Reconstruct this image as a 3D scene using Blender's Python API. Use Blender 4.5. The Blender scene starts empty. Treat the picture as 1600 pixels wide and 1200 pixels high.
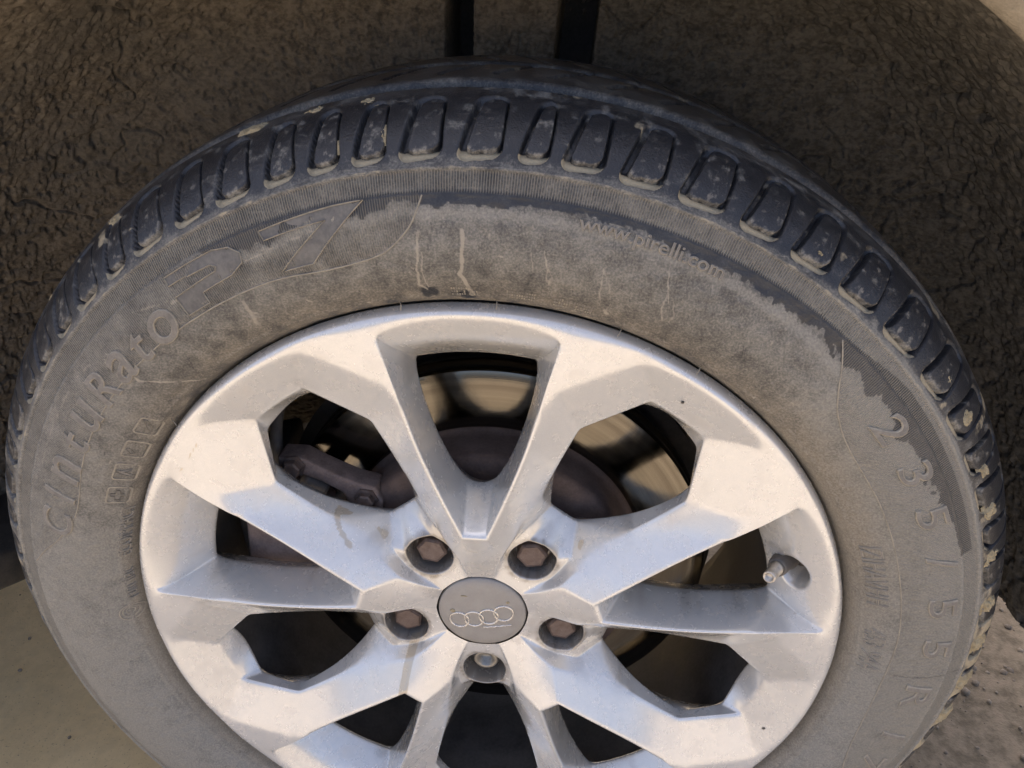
import bpy, bmesh, math, random
import numpy as np
from mathutils import Vector, Matrix
random.seed(7); rng = np.random.default_rng(11)
sc = bpy.context.scene
COL = sc.collection
R = math.radians

# ------------------------------------------------------------------ camera
CP = Vector((.0544, -.3603, .3828)); YAW, PIT, FPX = -.0907, .5009, 1200.9
fw = Vector((math.sin(YAW)*math.cos(PIT), math.cos(YAW)*math.cos(PIT), -math.sin(PIT)))
rt = Vector((math.cos(YAW), -math.sin(YAW), 0)); up = rt.cross(fw)
cam = bpy.data.cameras.new('camera'); co = bpy.data.objects.new('camera', cam); COL.objects.link(co)
cam.sensor_width = 36; cam.lens = FPX/1600*36; cam.clip_start = .01; cam.clip_end = 500
co.matrix_world = Matrix(((rt.x, up.x, -fw.x, CP.x), (rt.y, up.y, -fw.y, CP.y), (rt.z, up.z, -fw.z, CP.z), (0, 0, 0, 1)))
sc.camera = co
# ------------------------------------------------------------------ world, sun, exposure
SUN_EL, SUN_AZ = R(66), R(-24)          # azimuth from +Y (behind the car) towards +X
w = bpy.data.worlds.new('World'); sc.world = w; w.use_nodes = True
nt = w.node_tree; bg = nt.nodes['Background']
sky = nt.nodes.new('ShaderNodeTexSky'); sky.sky_type = 'NISHITA'; sky.sun_disc = False
sky.sun_elevation = SUN_EL; sky.sun_rotation = SUN_AZ; sky.dust_density = 5.0; sky.air_density = .5; sky.ozone_density = .1
nt.links.new(sky.outputs[0], bg.inputs[0]); bg.inputs[1].default_value = .148
sl = bpy.data.lights.new('sun', 'SUN'); sl.energy = 2.15; sl.angle = R(.5); sl.color = (1, .975, .93)
so = bpy.data.objects.new('sun', sl); COL.objects.link(so)
sd = Vector((math.sin(SUN_AZ)*math.cos(SUN_EL), math.cos(SUN_AZ)*math.cos(SUN_EL), math.sin(SUN_EL)))
so.rotation_euler = sd.to_track_quat('Z', 'Y').to_euler(); so.location = sd*6
sc.view_settings.view_transform = 'Standard'; sc.view_settings.look = 'None'
sc.view_settings.exposure = 1.70; sc.view_settings.gamma = 1

# ------------------------------------------------------------------ helpers
def mesh_obj(name, me, mat=None, parent=None, smooth=True):
    o = bpy.data.objects.new(name, me); COL.objects.link(o)
    if mat is not None:
        for m in (mat if isinstance(mat, (list, tuple)) else [mat]): me.materials.append(m)
    if smooth: me.polygons.foreach_set('use_smooth', np.ones(len(me.polygons), bool))
    if parent is not None: o.parent = parent
    return o
def bm_obj(name, bm, mat=None, parent=None, smooth=True):
    me = bpy.data.meshes.new(name); bm.to_mesh(me); bm.free()
    return mesh_obj(name, me, mat, parent, smooth)
def tag(o, label=None, cat=None, group=None, kind=None):
    for k, v in (('label', label), ('category', cat), ('group', group), ('kind', kind)):
        if v: o[k] = v
    return o
def thing(name, label, cat, loc=(0, 0, 0)):
    o = bpy.data.objects.new(name, None); COL.objects.link(o); o.location = loc
    o.empty_display_size = .05
    return tag(o, label, cat)
def grid_mesh(name, P, close_u=False, attrs=None, uv=None, flip=False):
    """P: (nv, nu, 3) grid of points, u runs fastest"""
    nv, nu = P.shape[:2]
    idx = np.arange(nv*nu, dtype=np.int32).reshape(nv, nu)
    if close_u: a = idx; b = np.roll(idx, -1, 1)
    else: a = idx[:, :-1]; b = idx[:, 1:]
    q = np.stack([a[:-1], b[:-1], b[1:], a[1:]], -1).reshape(-1, 4)
    if flip: q = q[:, ::-1]
    me = bpy.data.meshes.new(name)
    me.vertices.add(nv*nu); me.vertices.foreach_set('co', P.reshape(-1).astype(np.float32))
    me.loops.add(q.size); me.loops.foreach_set('vertex_index', q.reshape(-1).astype(np.int32))
    me.polygons.add(len(q)); me.polygons.foreach_set('loop_start', np.arange(len(q), dtype=np.int32)*4)
    if uv is not None:
        l = me.uv_layers.new(name='UVMap'); l.data.foreach_set('uv', uv.reshape(-1, 2)[q.reshape(-1)].reshape(-1).astype(np.float32))
    for k, v in (attrs or {}).items():
        at = me.attributes.new(k, 'FLOAT', 'POINT'); at.data.foreach_set('value', v.reshape(-1).astype(np.float32))
    me.update(calc_edges=True); me.validate()
    return me
def revolve(prof, n=256, t0=0., t1=360., ctr=(0, 0)):
    th = np.radians(np.linspace(t0, t1, n, endpoint=(abs(t1-t0) < 359.9)))
    pr = np.array(prof)
    return np.stack([ctr[0]+pr[:, 0:1]*np.cos(th), pr[:, 1:2]+0*th, ctr[1]+pr[:, 0:1]*np.sin(th)], -1)
def spline(pts, n, closed=False):
    p = np.array(pts, float); q = np.vstack([2*p[0]-p[1], p, 2*p[-1]-p[-2]])
    out = []
    m = len(p)-1
    for k in range(n):
        t = k/(n-1)*m; i = min(int(t), m-1); f = t-i
        a, b, c, d = q[i], q[i+1], q[i+2], q[i+3]
        out.append(.5*((2*b)+(-a+c)*f+(2*a-5*b+4*c-d)*f*f+(-a+3*b-3*c+d)*f**3))
    return np.array(out)
def tube(bm, pts, rad, seg=6, cap=True):
    pts = [Vector(p) for p in pts]; rings = []
    for i, p in enumerate(pts):
        d = (pts[min(i+1, len(pts)-1)]-pts[max(i-1, 0)]).normalized()
        a = d.orthogonal() if i == 0 else (A-d*A.dot(d))
        A = a.normalized(); B = d.cross(A)
        rr = rad[i] if hasattr(rad, '__len__') else rad
        rings.append([bm.verts.new(p+(A*math.cos(2*math.pi*k/seg)+B*math.sin(2*math.pi*k/seg))*rr) for k in range(seg)])
    for r0, r1 in zip(rings, rings[1:]):
        for k in range(seg): bm.faces.new((r0[k], r0[(k+1) % seg], r1[(k+1) % seg], r1[k]))
    if cap: bm.faces.new(rings[0][::-1]); bm.faces.new(rings[-1])
def lathe(bm, prof, origin, axis, seg=32, cap0=False, cap1=False):
    """prof: (radius, distance along axis)"""
    ax = Vector(axis).normalized(); A = ax.orthogonal().normalized(); B = ax.cross(A); O = Vector(origin); rings = []
    for r, h in prof: rings.append([bm.verts.new(O+ax*h+(A*math.cos(2*math.pi*k/seg)+B*math.sin(2*math.pi*k/seg))*r) for k in range(seg)])
    for r0, r1 in zip(rings, rings[1:]):
        for k in range(seg): bm.faces.new((r0[k], r0[(k+1) % seg], r1[(k+1) % seg], r1[k]))
    if cap0: bm.faces.new(rings[0][::-1])
    if cap1: bm.faces.new(rings[-1])
def hsh(i, j, k): 
    n = (i*374761393+j*668265263+k*2147483647) & 0xffffffff
    n = ((n ^ (n >> 13))*1274126177) & 0xffffffff
    return ((n ^ (n >> 16)) & 0xffff)/65535.
def vnoise(x, y, seed=0):
    x = np.asarray(x, float); y = np.asarray(y, float)
    xi = np.floor(x).astype(np.int64); yi = np.floor(y).astype(np.int64); fx = x-xi; fy = y-yi
    fx = fx*fx*(3-2*fx); fy = fy*fy*(3-2*fy)
    h = lambda a, b: hsh(a, b, seed+13)
    return (h(xi, yi)*(1-fx)+h(xi+1, yi)*fx)*(1-fy)+(h(xi, yi+1)*(1-fx)+h(xi+1, yi+1)*fx)*fy
def fbm(x, y, seed=0, octv=4):
    s = 0; a = .5; t = 0
    for o in range(octv): s = s+a*vnoise(x*2**o, y*2**o, seed+o*7); t += a; a *= .5
    return s/t
def sstep(a, b, x):
    t = np.clip((x-a)/(b-a), 0, 1); return t*t*(3-2*t)
def pol(r, deg, y=0.): return Vector((r*math.cos(R(deg)), y, r*math.sin(R(deg))))

# ------------------------------------------------------------------ materials
class NT:
    def __init__(s, name):
        s.m = bpy.data.materials.new(name); s.m.use_nodes = True; s.t = s.m.node_tree
        s.b = s.t.nodes['Principled BSDF']; s.out = s.t.nodes['Material Output']
    def n(s, kind, **kw):
        x = s.t.nodes.new('ShaderNode'+kind)
        for k, v in kw.items(): setattr(x, k, v)
        return x
    def put(s, sock, v):
        if hasattr(v, 'links') or hasattr(v, 'is_linked'): s.t.links.new(v, sock)
        else: sock.default_value = v
    def coord(s, kind='Object', scale=None):
        c = s.n('TexCoord').outputs[kind]
        if scale is None: return c
        mp = s.n('Mapping'); s.t.links.new(c, mp.inputs[0]); mp.inputs['Scale'].default_value = scale
        return mp.outputs[0]
    def noise(s, scale, detail=4, rough=.55, vec=None, dist=0):
        x = s.n('TexNoise'); x.inputs['Scale'].default_value = scale; x.inputs['Detail'].default_value = detail
        x.inputs['Roughness'].default_value = rough; x.inputs['Distortion'].default_value = dist
        s.t.links.new(vec if vec is not None else s.coord(), x.inputs['Vector']); return x.outputs['Fac']
    def math(s, op, a, b=0., c=None):
        x = s.n('Math', operation=op); s.put(x.inputs[0], a); s.put(x.inputs[1], b)
        if c is not None: s.put(x.inputs[2], c)
        return x.outputs[0]
    def ramp(s, f, a, b, lo=0., hi=1.):
        x = s.n('MapRange', interpolation_type='SMOOTHSTEP'); s.put(x.inputs[0], f)
        for i, v in enumerate((a, b, lo, hi)): x.inputs[i+1].default_value = v
        return x.outputs[0]
    def mix(s, f, a, b):
        x = s.n('Mix', data_type='RGBA'); s.put(x.inputs[0], f)
        for i, v in ((6, a), (7, b)):
            if isinstance(v, tuple): x.inputs[i].default_value = v+(1,)
            else: s.t.links.new(v, x.inputs[i])
        return x.outputs[2]
    def attr(s, name): return s.n('Attribute', attribute_name=name).outputs['Fac']
    def bump(s, h, strength=.3, dist=.001, prev=None):
        x = s.n('Bump'); x.inputs['Strength'].default_value = strength; x.inputs['Distance'].default_value = dist
        s.t.links.new(h, x.inputs['Height'])
        if prev is not None: s.t.links.new(prev, x.inputs['Normal'])
        s.t.links.new(x.outputs[0], s.b.inputs['Normal']); return x.outputs[0]
    def set(s, **kw):
        for k, v in kw.items():
            i = s.b.inputs[k.replace('_', ' ')]
            s.put(i, (v+(1,)) if isinstance(v, tuple) and len(v) == 3 and i.type == 'RGBA' else v)
        return s

def tyre_material():
    s = NT('tyre_rubber')
    uv = s.n('SeparateXYZ'); s.t.links.new(s.n('TexCoord').outputs['UV'], uv.inputs[0])
    fine = s.noise(900, 3, .6); mid = s.noise(120, 5, .65); big = s.noise(22, 4, .6)
    d = s.attr('dust_shade'); mud = s.attr('mud'); warm = s.attr('warm'); rib = s.attr('rib'); wht = s.attr('streak')
    m = s.math('ADD', s.math('MULTIPLY', s.math('SUBTRACT', mid, .5), .65), s.math('MULTIPLY', s.math('SUBTRACT', big, .5), .5))
    m = s.math('ADD', m, s.math('MULTIPLY', s.math('SUBTRACT', fine, .5), .65))
    scr = s.noise(210, 4, .7, s.coord('Object', (.25, 1., 2.2)), 1.2); scr2 = s.noise(210, 4, .7, s.coord('Object', (2.4, 1., .3)), 1.5)
    m = s.math('ADD', m, s.math('MULTIPLY', s.math('ADD', s.ramp(scr, .60, .72), s.ramp(scr2, .62, .74)), .30))
    m = s.math('SUBTRACT', m, s.math('MULTIPLY', s.ramp(scr2, .40, .30), .22))
    dd = s.ramp(s.math('ADD', d, m), .05, .95)
    dd = s.math('MULTIPLY', dd, s.math('SUBTRACT', 1., s.math('MULTIPLY', s.ramp(s.math('ADD', s.attr('clean'), s.math('MULTIPLY', s.math('SUBTRACT', fine, .5), .5)), .35, .65), .78)))
    rubber = s.mix(mid, (.013, .014, .016), (.034, .036, .041))
    dcol = s.mix(warm, (.200, .196, .174), (.198, .175, .136))
    dcol = s.mix(s.ramp(fine, .35, .75, 0, .55), dcol, (.33, .305, .265))
    c = s.mix(dd, rubber, dcol)
    # grooves between the fine moulded ribs hold dust
    ph = s.math('MULTIPLY', uv.outputs[0], 2*math.pi*1440)
    sn = s.math('SINE', ph)
    hold = s.math('MULTIPLY', rib, s.ramp(sn, -.9, .9, .58, 0.))
    c = s.mix(hold, c, (.255, .235, .185))
    c = s.mix(s.ramp(s.math('ADD', wht, s.math('MULTIPLY', s.math('SUBTRACT', mid, .5), 1.6)), .2, 1.0, 0, .75), c, (.34, .31, .255))
    mm = s.ramp(s.math('ADD', mud, s.math('MULTIPLY', s.math('SUBTRACT', mid, .5), 1.3)), .35, .7)
    c = s.mix(mm, c, s.mix(fine, (.27, .225, .145), (.46, .395, .275)))
    rg = s.math('SUBTRACT', .86, s.math('MULTIPLY', s.math('SUBTRACT', 1., dd), .54))
    s.set(Base_Color=c, Roughness=s.math('MAXIMUM', rg, s.math('MULTIPLY', mm, .9)), Specular_IOR_Level=.45)
    b0 = s.bump(s.math('MULTIPLY', sn, rib), .9, .00035)
    b1 = s.bump(mid, .35, .0012, b0)
    s.bump(fine, .5, .0006, b1)
    return s.m
def simple(name, col, rough=.6, metal=0., var=.25, scale=60, bump=.2, bd=.001, col2=None, spec=.5):
    s = NT(name); n = s.noise(scale, 5, .6); n2 = s.noise(scale*7, 3, .6)
    k = s.math('ADD', s.math('MULTIPLY', n, .65), s.math('MULTIPLY', n2, .35))
    c2 = col2 or tuple(min(1, x*(1+var)) for x in col); c1 = tuple(x*(1-var) for x in col) if not col2 else col
    s.set(Base_Color=s.mix(s.ramp(k, .3, .7), c1, c2), Metallic=metal, Roughness=s.ramp(n, .2, .8, max(.05, rough-.08), min(1, rough+.08)), Specular_IOR_Level=spec)
    if bump: s.bump(k, bump, bd)
    return s.m
def rim_material():
    s = NT('silver_wheel_paint')
    big = s.noise(14, 4, .6); mid = s.noise(90, 5, .62); fine = s.noise(1400, 2, .5)
    strk = s.noise(40, 4, .6, s.coord('Object', (1.0, 1.0, .25)))
    dirt = s.ramp(s.math('ADD', s.math('MULTIPLY', strk, .35), s.math('MULTIPLY', mid, .65)), .44, .80, .02, .30)
    spk = s.ramp(s.noise(420, 2, .4), .73, .80, 0, .55)
    c = s.mix(s.ramp(fine, .3, .7), (.635, .637, .615), (.71, .71, .69))
    c = s.mix(dirt, c, (.53, .475, .39))
    c = s.mix(s.attr('grime_dark'), c, (.26, .235, .20))
    c = s.mix(s.ramp(s.math('ADD', s.attr('dust_run'), s.math('SUBTRACT', mid, .5)), .3, .7, 0, .75), c, (.46, .40, .30))
    c = s.mix(spk, c, (.36, .31, .25))
    s.set(Base_Color=c, Metallic=s.math('SUBTRACT', .38, s.math('MULTIPLY', dirt, .3)), Roughness=s.math('ADD', .25, s.math('MULTIPLY', dirt, .35)),
          Coat_Weight=.85, Coat_Roughness=.09)
    s.bump(s.math('ADD', s.math('MULTIPLY', mid, .5), s.math('MULTIPLY', big, .5)), .045, .0012)
    return s.m
def disc_material():
    s = NT('brushed_disc_steel')
    sp = s.n('SeparateXYZ'); s.t.links.new(s.coord(), sp.inputs[0])
    r = s.math('SQRT', s.math('ADD', s.math('POWER', sp.outputs[0], 2.), s.math('POWER', sp.outputs[2], 2.)))
    cb = s.n('CombineXYZ'); s.t.links.new(r, cb.inputs[0])
    ring = s.noise(900, 3, .7, cb.outputs[0]); ring2 = s.noise(160, 3, .6, cb.outputs[0]); n = s.noise(70, 4)
    tg = s.n('Tangent', direction_type='RADIAL', axis='Y')
    s.set(Base_Color=s.mix(s.ramp(ring2, .3, .75), (.17, .155, .128), (.10, .088, .072)), Metallic=1., Roughness=s.ramp(n, .3, .7, .10, .17), Anisotropic=.5, Tangent=tg.outputs[0])
    s.bump(ring, .10, .0004)
    return s.m
def liner_material():
    s = NT('mud_caked_felt_liner')
    v = s.coord('Object', (1., .9, 1.5))
    n1 = s.noise(75, 5, .62, v, .3); n2 = s.noise(260, 4, .6, v, .2); n3 = s.noise(9, 3, .5)
    k = s.math('ADD', s.math('MULTIPLY', n1, .5), s.math('MULTIPLY', n2, .5))
    c = s.mix(s.ramp(k, .36, .62), (.118, .098, .072), (.245, .207, .155))
    c = s.mix(s.ramp(n3, .35, .7, 0, .5), c, (.16, .148, .125))
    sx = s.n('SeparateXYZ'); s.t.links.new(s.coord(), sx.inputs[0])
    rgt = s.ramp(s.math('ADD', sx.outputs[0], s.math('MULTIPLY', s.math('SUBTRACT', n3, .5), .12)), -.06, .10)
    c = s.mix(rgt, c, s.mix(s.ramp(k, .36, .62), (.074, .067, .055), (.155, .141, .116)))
    s.set(Base_Color=c, Roughness=.95, Specular_IOR_Level=.2)
    b = s.bump(n1, .3, .0025); s.bump(n2, .6, .0014, b)
    return s.m
def ground_material():
    s = NT('dusty_concrete_ground')
    n1 = s.noise(7, 5, .6); n2 = s.noise(70, 5, .65); n3 = s.noise(420, 3, .6)
    c = s.mix(s.ramp(n1, .3, .7), (.42, .35, .26), (.52, .44, .335))
    sx = s.n('SeparateXYZ'); s.t.links.new(s.coord(), sx.inputs[0])
    soil_lift = s.math('MULTIPLY', s.ramp(s.math('ADD', sx.outputs[0], s.math('MULTIPLY', s.math('SUBTRACT', n1, .5), .2)), .05, -.15), s.ramp(sx.outputs[1], -.12, .06))  # left soil, colour lifted against the dim bluish light under the car
    und = s.ramp(sx.outputs[1], -.12, .06)  # ground colour dimmed under the car; front stays pale to bounce sunlight
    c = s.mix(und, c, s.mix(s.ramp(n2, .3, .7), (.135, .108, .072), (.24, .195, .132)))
    c = s.mix(soil_lift, c if True else s.mix(s.ramp(n1, .3, .7), (.40, .335, .25), (.50, .42, .32)), s.mix(s.ramp(n1, .3, .7), (.62, .455, .235), (.70, .52, .28)))
    c = s.mix(s.math('MULTIPLY', s.ramp(n2, .35, .7, 0, .6), s.math('SUBTRACT', 1., s.math('MULTIPLY', soil_lift, .7))), c, (.26, .20, .14))
    c = s.mix(s.ramp(n3, .62, .72, 0, .7), c, (.12, .10, .08))
    s.set(Base_Color=c, Roughness=.95, Specular_IOR_Level=.2)
    b = s.bump(n2, .5, .004); s.bump(n3, .5, .0015, b)
    return s.m
M_TYRE = tyre_material(); M_RIM = rim_material(); M_DISC = disc_material(); M_LINER = liner_material(); M_GROUND = ground_material()
M_LETTER = simple('dusty_lettering_rubber', (.13, .122, .11), .85, col2=(.23, .215, .19), scale=150, bump=.3)
M_BIGLET = simple('smooth_lettering_rubber', (.075, .075, .076), .7, col2=(.165, .158, .145), scale=70, bump=.2)
M_EDGE = simple('dust_on_letter_edge', (.21, .19, .155), .95, col2=(.34, .31, .25), scale=200, bump=.2)
M_LUG = simple('tread_lug_rubber', (.030, .034, .044), .5, col2=(.115, .115, .118), scale=55, bump=.25)
M_MUD = simple('dried_mud', (.27, .22, .13), .95, col2=(.42, .36, .24), scale=220, bump=.8, bd=.002, spec=.2)
M_CAP = simple('grey_cap_plastic', (.27, .255, .235), .42, col2=(.32, .305, .28), scale=120, bump=.08)
M_EMBLEM = simple('worn_chrome_emblem', (.66, .64, .60), .28, .7, .12, 200, .05)
M_BOLT = simple('rusty_bolt_steel', (.105, .072, .058), .62, .35, scale=260, bump=.5, col2=(.21, .165, .145))
M_LOCK = simple('zinc_locking_bolt', (.34, .32, .28), .45, .7, scale=260, bump=.2)
M_VALVE = simple('black_valve_rubber', (.075, .07, .066), .6, col2=(.13, .12, .11), scale=300, bump=.2)
M_BRASS = simple('dull_valve_metal', (.52, .49, .44), .42, .8, scale=300, bump=.2)
M_HAT = simple('rusty_disc_hat', (.075, .050, .040), .8, .0, scale=90, bump=.5, col2=(.135, .096, .080))
M_CAST = simple('rusty_cast_caliper', (.15, .108, .092), .8, .0, scale=110, bump=.6, col2=(.28, .215, .188))
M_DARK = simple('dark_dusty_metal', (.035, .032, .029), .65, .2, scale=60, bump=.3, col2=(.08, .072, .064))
M_BODY = simple('dusty_beige_body_paint', (.20, .172, .126), .95, col2=(.33, .285, .215), scale=120, bump=.6, bd=.002)
M_PLASTIC = simple('black_body_plastic', (.03, .03, .03), .6, col2=(.075, .068, .058), scale=90, bump=.3)

# ------------------------------------------------------------------ ground
GZ = -.335
gx = np.concatenate([np.linspace(-60, -1.6, 12)[:-1], np.linspace(-1.6, 1.6, 161), np.linspace(1.6, 60, 12)[1:]])
gy = np.concatenate([np.linspace(-60, -1.6, 12)[:-1], np.linspace(-1.6, 1.6, 161), np.linspace(1.6, 60, 12)[1:]])
X, Y = np.meshgrid(gx, gy)
Z = GZ+(fbm(X*6, Y*6, 3)-.5)*.010+(fbm(X*40, Y*40, 9, 3)-.5)*.004
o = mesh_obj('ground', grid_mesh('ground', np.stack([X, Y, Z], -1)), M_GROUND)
tag(o, 'sunlit gritty beige concrete ground under the wheel', kind='structure')
bm = bmesh.new()
for _ in range(1500):
    x, y = (random.uniform(.30, .85), random.uniform(.0, .6)) if random.random() < .8 else (random.uniform(-.9, .9), random.uniform(-.5, .6))
    s = random.choice((.0008, .001, .0013, .0016, .002, .0034))*random.uniform(.7, 1.4)
    g = bmesh.ops.create_icosphere(bm, subdivisions=1, radius=s)['verts']
    for v in g: v.co = Vector((x, y, GZ+.001))+Vector((v.co.x*random.uniform(.8, 1.3), v.co.y*random.uniform(.8, 1.3), v.co.z*.7))
tag(bm_obj('gravel', bm, simple('gravel_grit', (.11, .085, .06), .95, col2=(.30, .245, .175), scale=40)), 'loose grit scattered over the concrete ground', kind='stuff')

# ------------------------------------------------------------------ car body: fender, bonnet, liner, flap
car = thing('car_body', 'dusty beige car body with a mud caked dark brown wheel arch', 'car', (-.015, 0, GZ))
ARC = (-.015, .01); AZ = -GZ
def carobj(name, me, mat, **k):
    o = mesh_obj(name, me, mat, car, **k); o.matrix_parent_inverse = Matrix.Translation(-Vector(car.location)); return o
th = np.radians(np.linspace(-12, 192, 409))
def outer_r(t):
    c, s_ = np.cos(t), np.sin(t)
    return np.minimum(np.where(c > 0, .60/np.maximum(c, 1e-6), .95/np.maximum(-c, 1e-6)), np.where(s_ > 0, .60/np.maximum(s_, 1e-6), .12/np.maximum(-s_, 1e-6)))
ro = np.maximum(outer_r(th), .47)
rows = []
for f, y in ((None, .016), (.4245, .0), (.4275, -.006), (.434, -.010), (.446, -.011)):
    rr = np.full_like(th, .4275 if f is None else f); rows.append(np.stack([ARC[0]+rr*np.cos(th), np.full_like(th, y), ARC[1]+rr*np.sin(th)], -1))
for k in np.linspace(.1, 1, 8):
    rr = .446+(ro-.446)*k; rows.append(np.stack([ARC[0]+rr*np.cos(th), -.011-.012*np.sin(k*2.2), ARC[1]+rr*np.sin(th)], -1) if False else np.stack([ARC[0]+rr*np.cos(th), np.full_like(th, -.011+.02*k*k), ARC[1]+rr*np.sin(th)], -1))
carobj('fender', grid_mesh('fender', np.array(rows)), M_BODY)
# bonnet: rolls over from the fender top across the car; unseen, added for shade
by = [(.009, .61), (.02, .635), (.06, .655), (.2, .675), (.7, .69), (1.2, .675), (1.4, .61)]
bxx = np.linspace(-.965, .585, 24)
carobj('bonnet', grid_mesh('bonnet', np.array([[(x, y, z) for x in bxx] for y, z in by])), M_BODY)
# liner: shell round the wheel, rolling into the inner wall, real relief in the mud
LP = [(.4275, .016), (.434, .03), (.437, .06), (.438, .12), (.434, .18), (.424, .225), (.402, .258), (.37, .274), (.33, .282), (.26, .288), (.18, .292), (.08, .294)]
lp = spline(LP, 380); tt = np.linspace(-11.5, 191.5, 1400); th = np.radians(tt)
seg = np.concatenate([[0], np.cumsum(np.hypot(*np.diff(lp, axis=0).T))])
tg = np.gradient(lp, axis=0); tg /= np.linalg.norm(tg, axis=1)[:, None]
nr = np.stack([-tg[:, 1], tg[:, 0]], 1)          # points (r,y) into the wheel well
nr *= np.sign((nr*np.array([.2-.0, .1])-0).sum(1))[:, None]*-1
nr = np.where((nr[:, :1]*-1+nr[:, 1:]*-.3) < 0, -nr, nr)
S_, T_ = np.meshgrid(seg, tt, indexing='ij')
U_ = T_/57.3*.43
h = (fbm(U_*150, S_*190, 21, 4)-.5)*.0042+(fbm(U_*16, S_*16, 31, 3)-.5)*.006
pit = sstep(.58, .68, fbm(U_*170, S_*300, 51, 3)); h -= pit*.0030
cr = np.abs(fbm(U_*11+3, S_*11, 71, 4)-.5); h -= sstep(.014, .0, cr)*.0045
h -= .010*np.exp(-((lp[:, 1][:, None]-.052)/.0045)**2)*(lp[:, 0][:, None] > .42)
rr = lp[:, 0][:, None]; xx = ARC[0]+rr*np.cos(th); zz = ARC[1]+rr*np.sin(th)
for xa, xb, lean in ((-.053, -.034, .02), (.033, .0605, .03)):   # two deep slots in the inner wall
    xs = xx-(.36-zz)*lean/.36*-1
    mk = sstep(xa-.0015, xa+.0005, xs)*sstep(xb+.0015, xb-.0005, xs)*(rr < .40)*(zz > .1)
    h -= .10*mk
bulge = sstep(-.062, -.054, xx)*0
h *= .8*sstep(0, .012, S_)
Pm = np.stack([xx+nr[:, 0][:, None]*h*np.cos(th), lp[:, 1][:, None]+nr[:, 1][:, None]*h+0*th, zz+nr[:, 0][:, None]*h*np.sin(th)], -1)
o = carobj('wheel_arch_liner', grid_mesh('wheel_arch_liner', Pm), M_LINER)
# body closing behind the liner (bulkhead side of the well), keeps the bay dark
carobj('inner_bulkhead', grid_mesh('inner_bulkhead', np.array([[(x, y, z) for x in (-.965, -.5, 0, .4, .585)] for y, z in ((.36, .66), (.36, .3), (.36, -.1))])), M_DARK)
carobj('underbody', grid_mesh('underbody', np.array([[(x, y, -.095+.02*(y > 1)) for x in (-2.2, -1.2, -.465)] for y in (.006, .2, .6, 1.4)])), M_PLASTIC)  # unseen floor panel, added to darken the ground at left
# splash flap at the bottom of the arch on the left
bm = bmesh.new()
ring = [(-.455, .03, -.055), (-.40, .05, -.056), (-.387, .10, -.074), (-.40, .20, -.082), (-.47, .22, -.078)]
lo = [bm.verts.new(p) for p in ring]; hi = [bm.verts.new((p[0], p[1], p[2]+.035)) for p in ring]
for k in range(5): bm.faces.new((lo[k], lo[(k+1) % 5], hi[(k+1) % 5], hi[k]))
bm.faces.new(lo[::-1]); bm.faces.new(hi); bmesh.ops.recalc_face_normals(bm, faces=bm.faces)
bmesh.ops.bevel(bm, geom=list(bm.edges), offset=.004, segments=2, affect='EDGES', profile=.5)
o = bm_obj('splash_flap', bm, M_PLASTIC, car); o.matrix_parent_inverse = Matrix.Translation(-Vector(car.location))

# ------------------------------------------------------------------ wheel
wheel = thing('alloy_wheel', 'silver ten spoke alloy car wheel with a dusty worn tyre', 'wheel', (0, .1, GZ))
def wp(o, parent=None):
    """parent to the wheel (or one of its parts) keeping world coordinates"""
    p = parent or wheel; o.parent = p
    o.matrix_parent_inverse = Matrix.Translation(-Vector(wheel.location)) if p is wheel else Matrix()
    return o
# ---- tyre
PROF = [(.221, .020), (.2265, .014), (.2302, .0060), (.2332, .0), (.2368, -.0035), (.243, -.0075), (.252, -.0112), (.263, -.0135), (.275, -.0132), (.284, -.0112), (.2925, -.0082), (.3002, -.0045),
        (.3045, -.0018), (.3100, .0022), (.3155, .0072), (.3210, .0140), (.3252, .0215), (.3282, .0290), (.3298, .0355)]
pf = spline(PROF, 2400); sl_ = np.concatenate([[0], np.cumsum(np.hypot(*np.diff(pf, axis=0).T))])
def at_s(s): return np.stack([np.interp(s, sl_, pf[:, 0]), np.interp(s, sl_, pf[:, 1])], -1)
s_of = lambda r, y: sl_[np.argmin((pf[:, 0]-r)**2+(pf[:, 1]-y)**2)]
S_RIDGE = s_of(.3002, -.0045); S_BOT = s_of(.3024, -.0031); S_TOP = s_of(.3270, .0265); S_END = sl_[-1]
def nrm_s(s):
    a = at_s(np.minimum(s+1e-4, S_END)); b = at_s(np.maximum(s-1e-4, 0)); t = a-b; t /= np.linalg.norm(t, axis=-1)[..., None]
    return np.stack([t[..., 1], -t[..., 0]], -1)*1.0
_n = nrm_s(np.array([s_of(.27, -.0132)]))[0]
NSIGN = 1. if _n[1] < 0 else -1.
def tyre_pt(deg, s, h):
    """surface point for arrays of angle, arclength and height along the outward normal"""
    p = at_s(s); n = nrm_s(s)*NSIGN; r = p[..., 0]+n[..., 0]*h; y = p[..., 1]+n[..., 1]*h; t = np.radians(deg)
    return np.stack([r*np.cos(t), y+0*t, r*np.sin(t)], -1)
UP = [104.6, 100.4, 96.1, 90.9, 85.6, 81.8, 76.7, 71.3, 65.3, 59.9, 54.2, 48.1, 41.7]
pat = [4.4, 5.2, 4.9, 5.6, 4.3, 5.3]
k = 0
while UP[0] < 232: UP.insert(0, UP[0]+pat[k % 6]); k += 1
pat2 = [5.6, 5.2, 4.6, 5.4, 4.8, 5.9]; k = 0
while UP[-1]-5 > UP[0]-360+3: UP.append(UP[-1]-pat2[k % 6]); k += 1
UP = np.array(UP); PITCH = np.append(UP[:-1]-UP[1:], UP[-1]-(UP[0]-360))
NT_ = 2880
deg = np.arange(NT_)*360./NT_
srows = np.concatenate([np.linspace(0, S_RIDGE-.004, 84)[:-1], np.linspace(S_RIDGE-.004, S_TOP+.002, 62)[:-1], np.linspace(S_TOP+.002, S_END, 10)])
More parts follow.
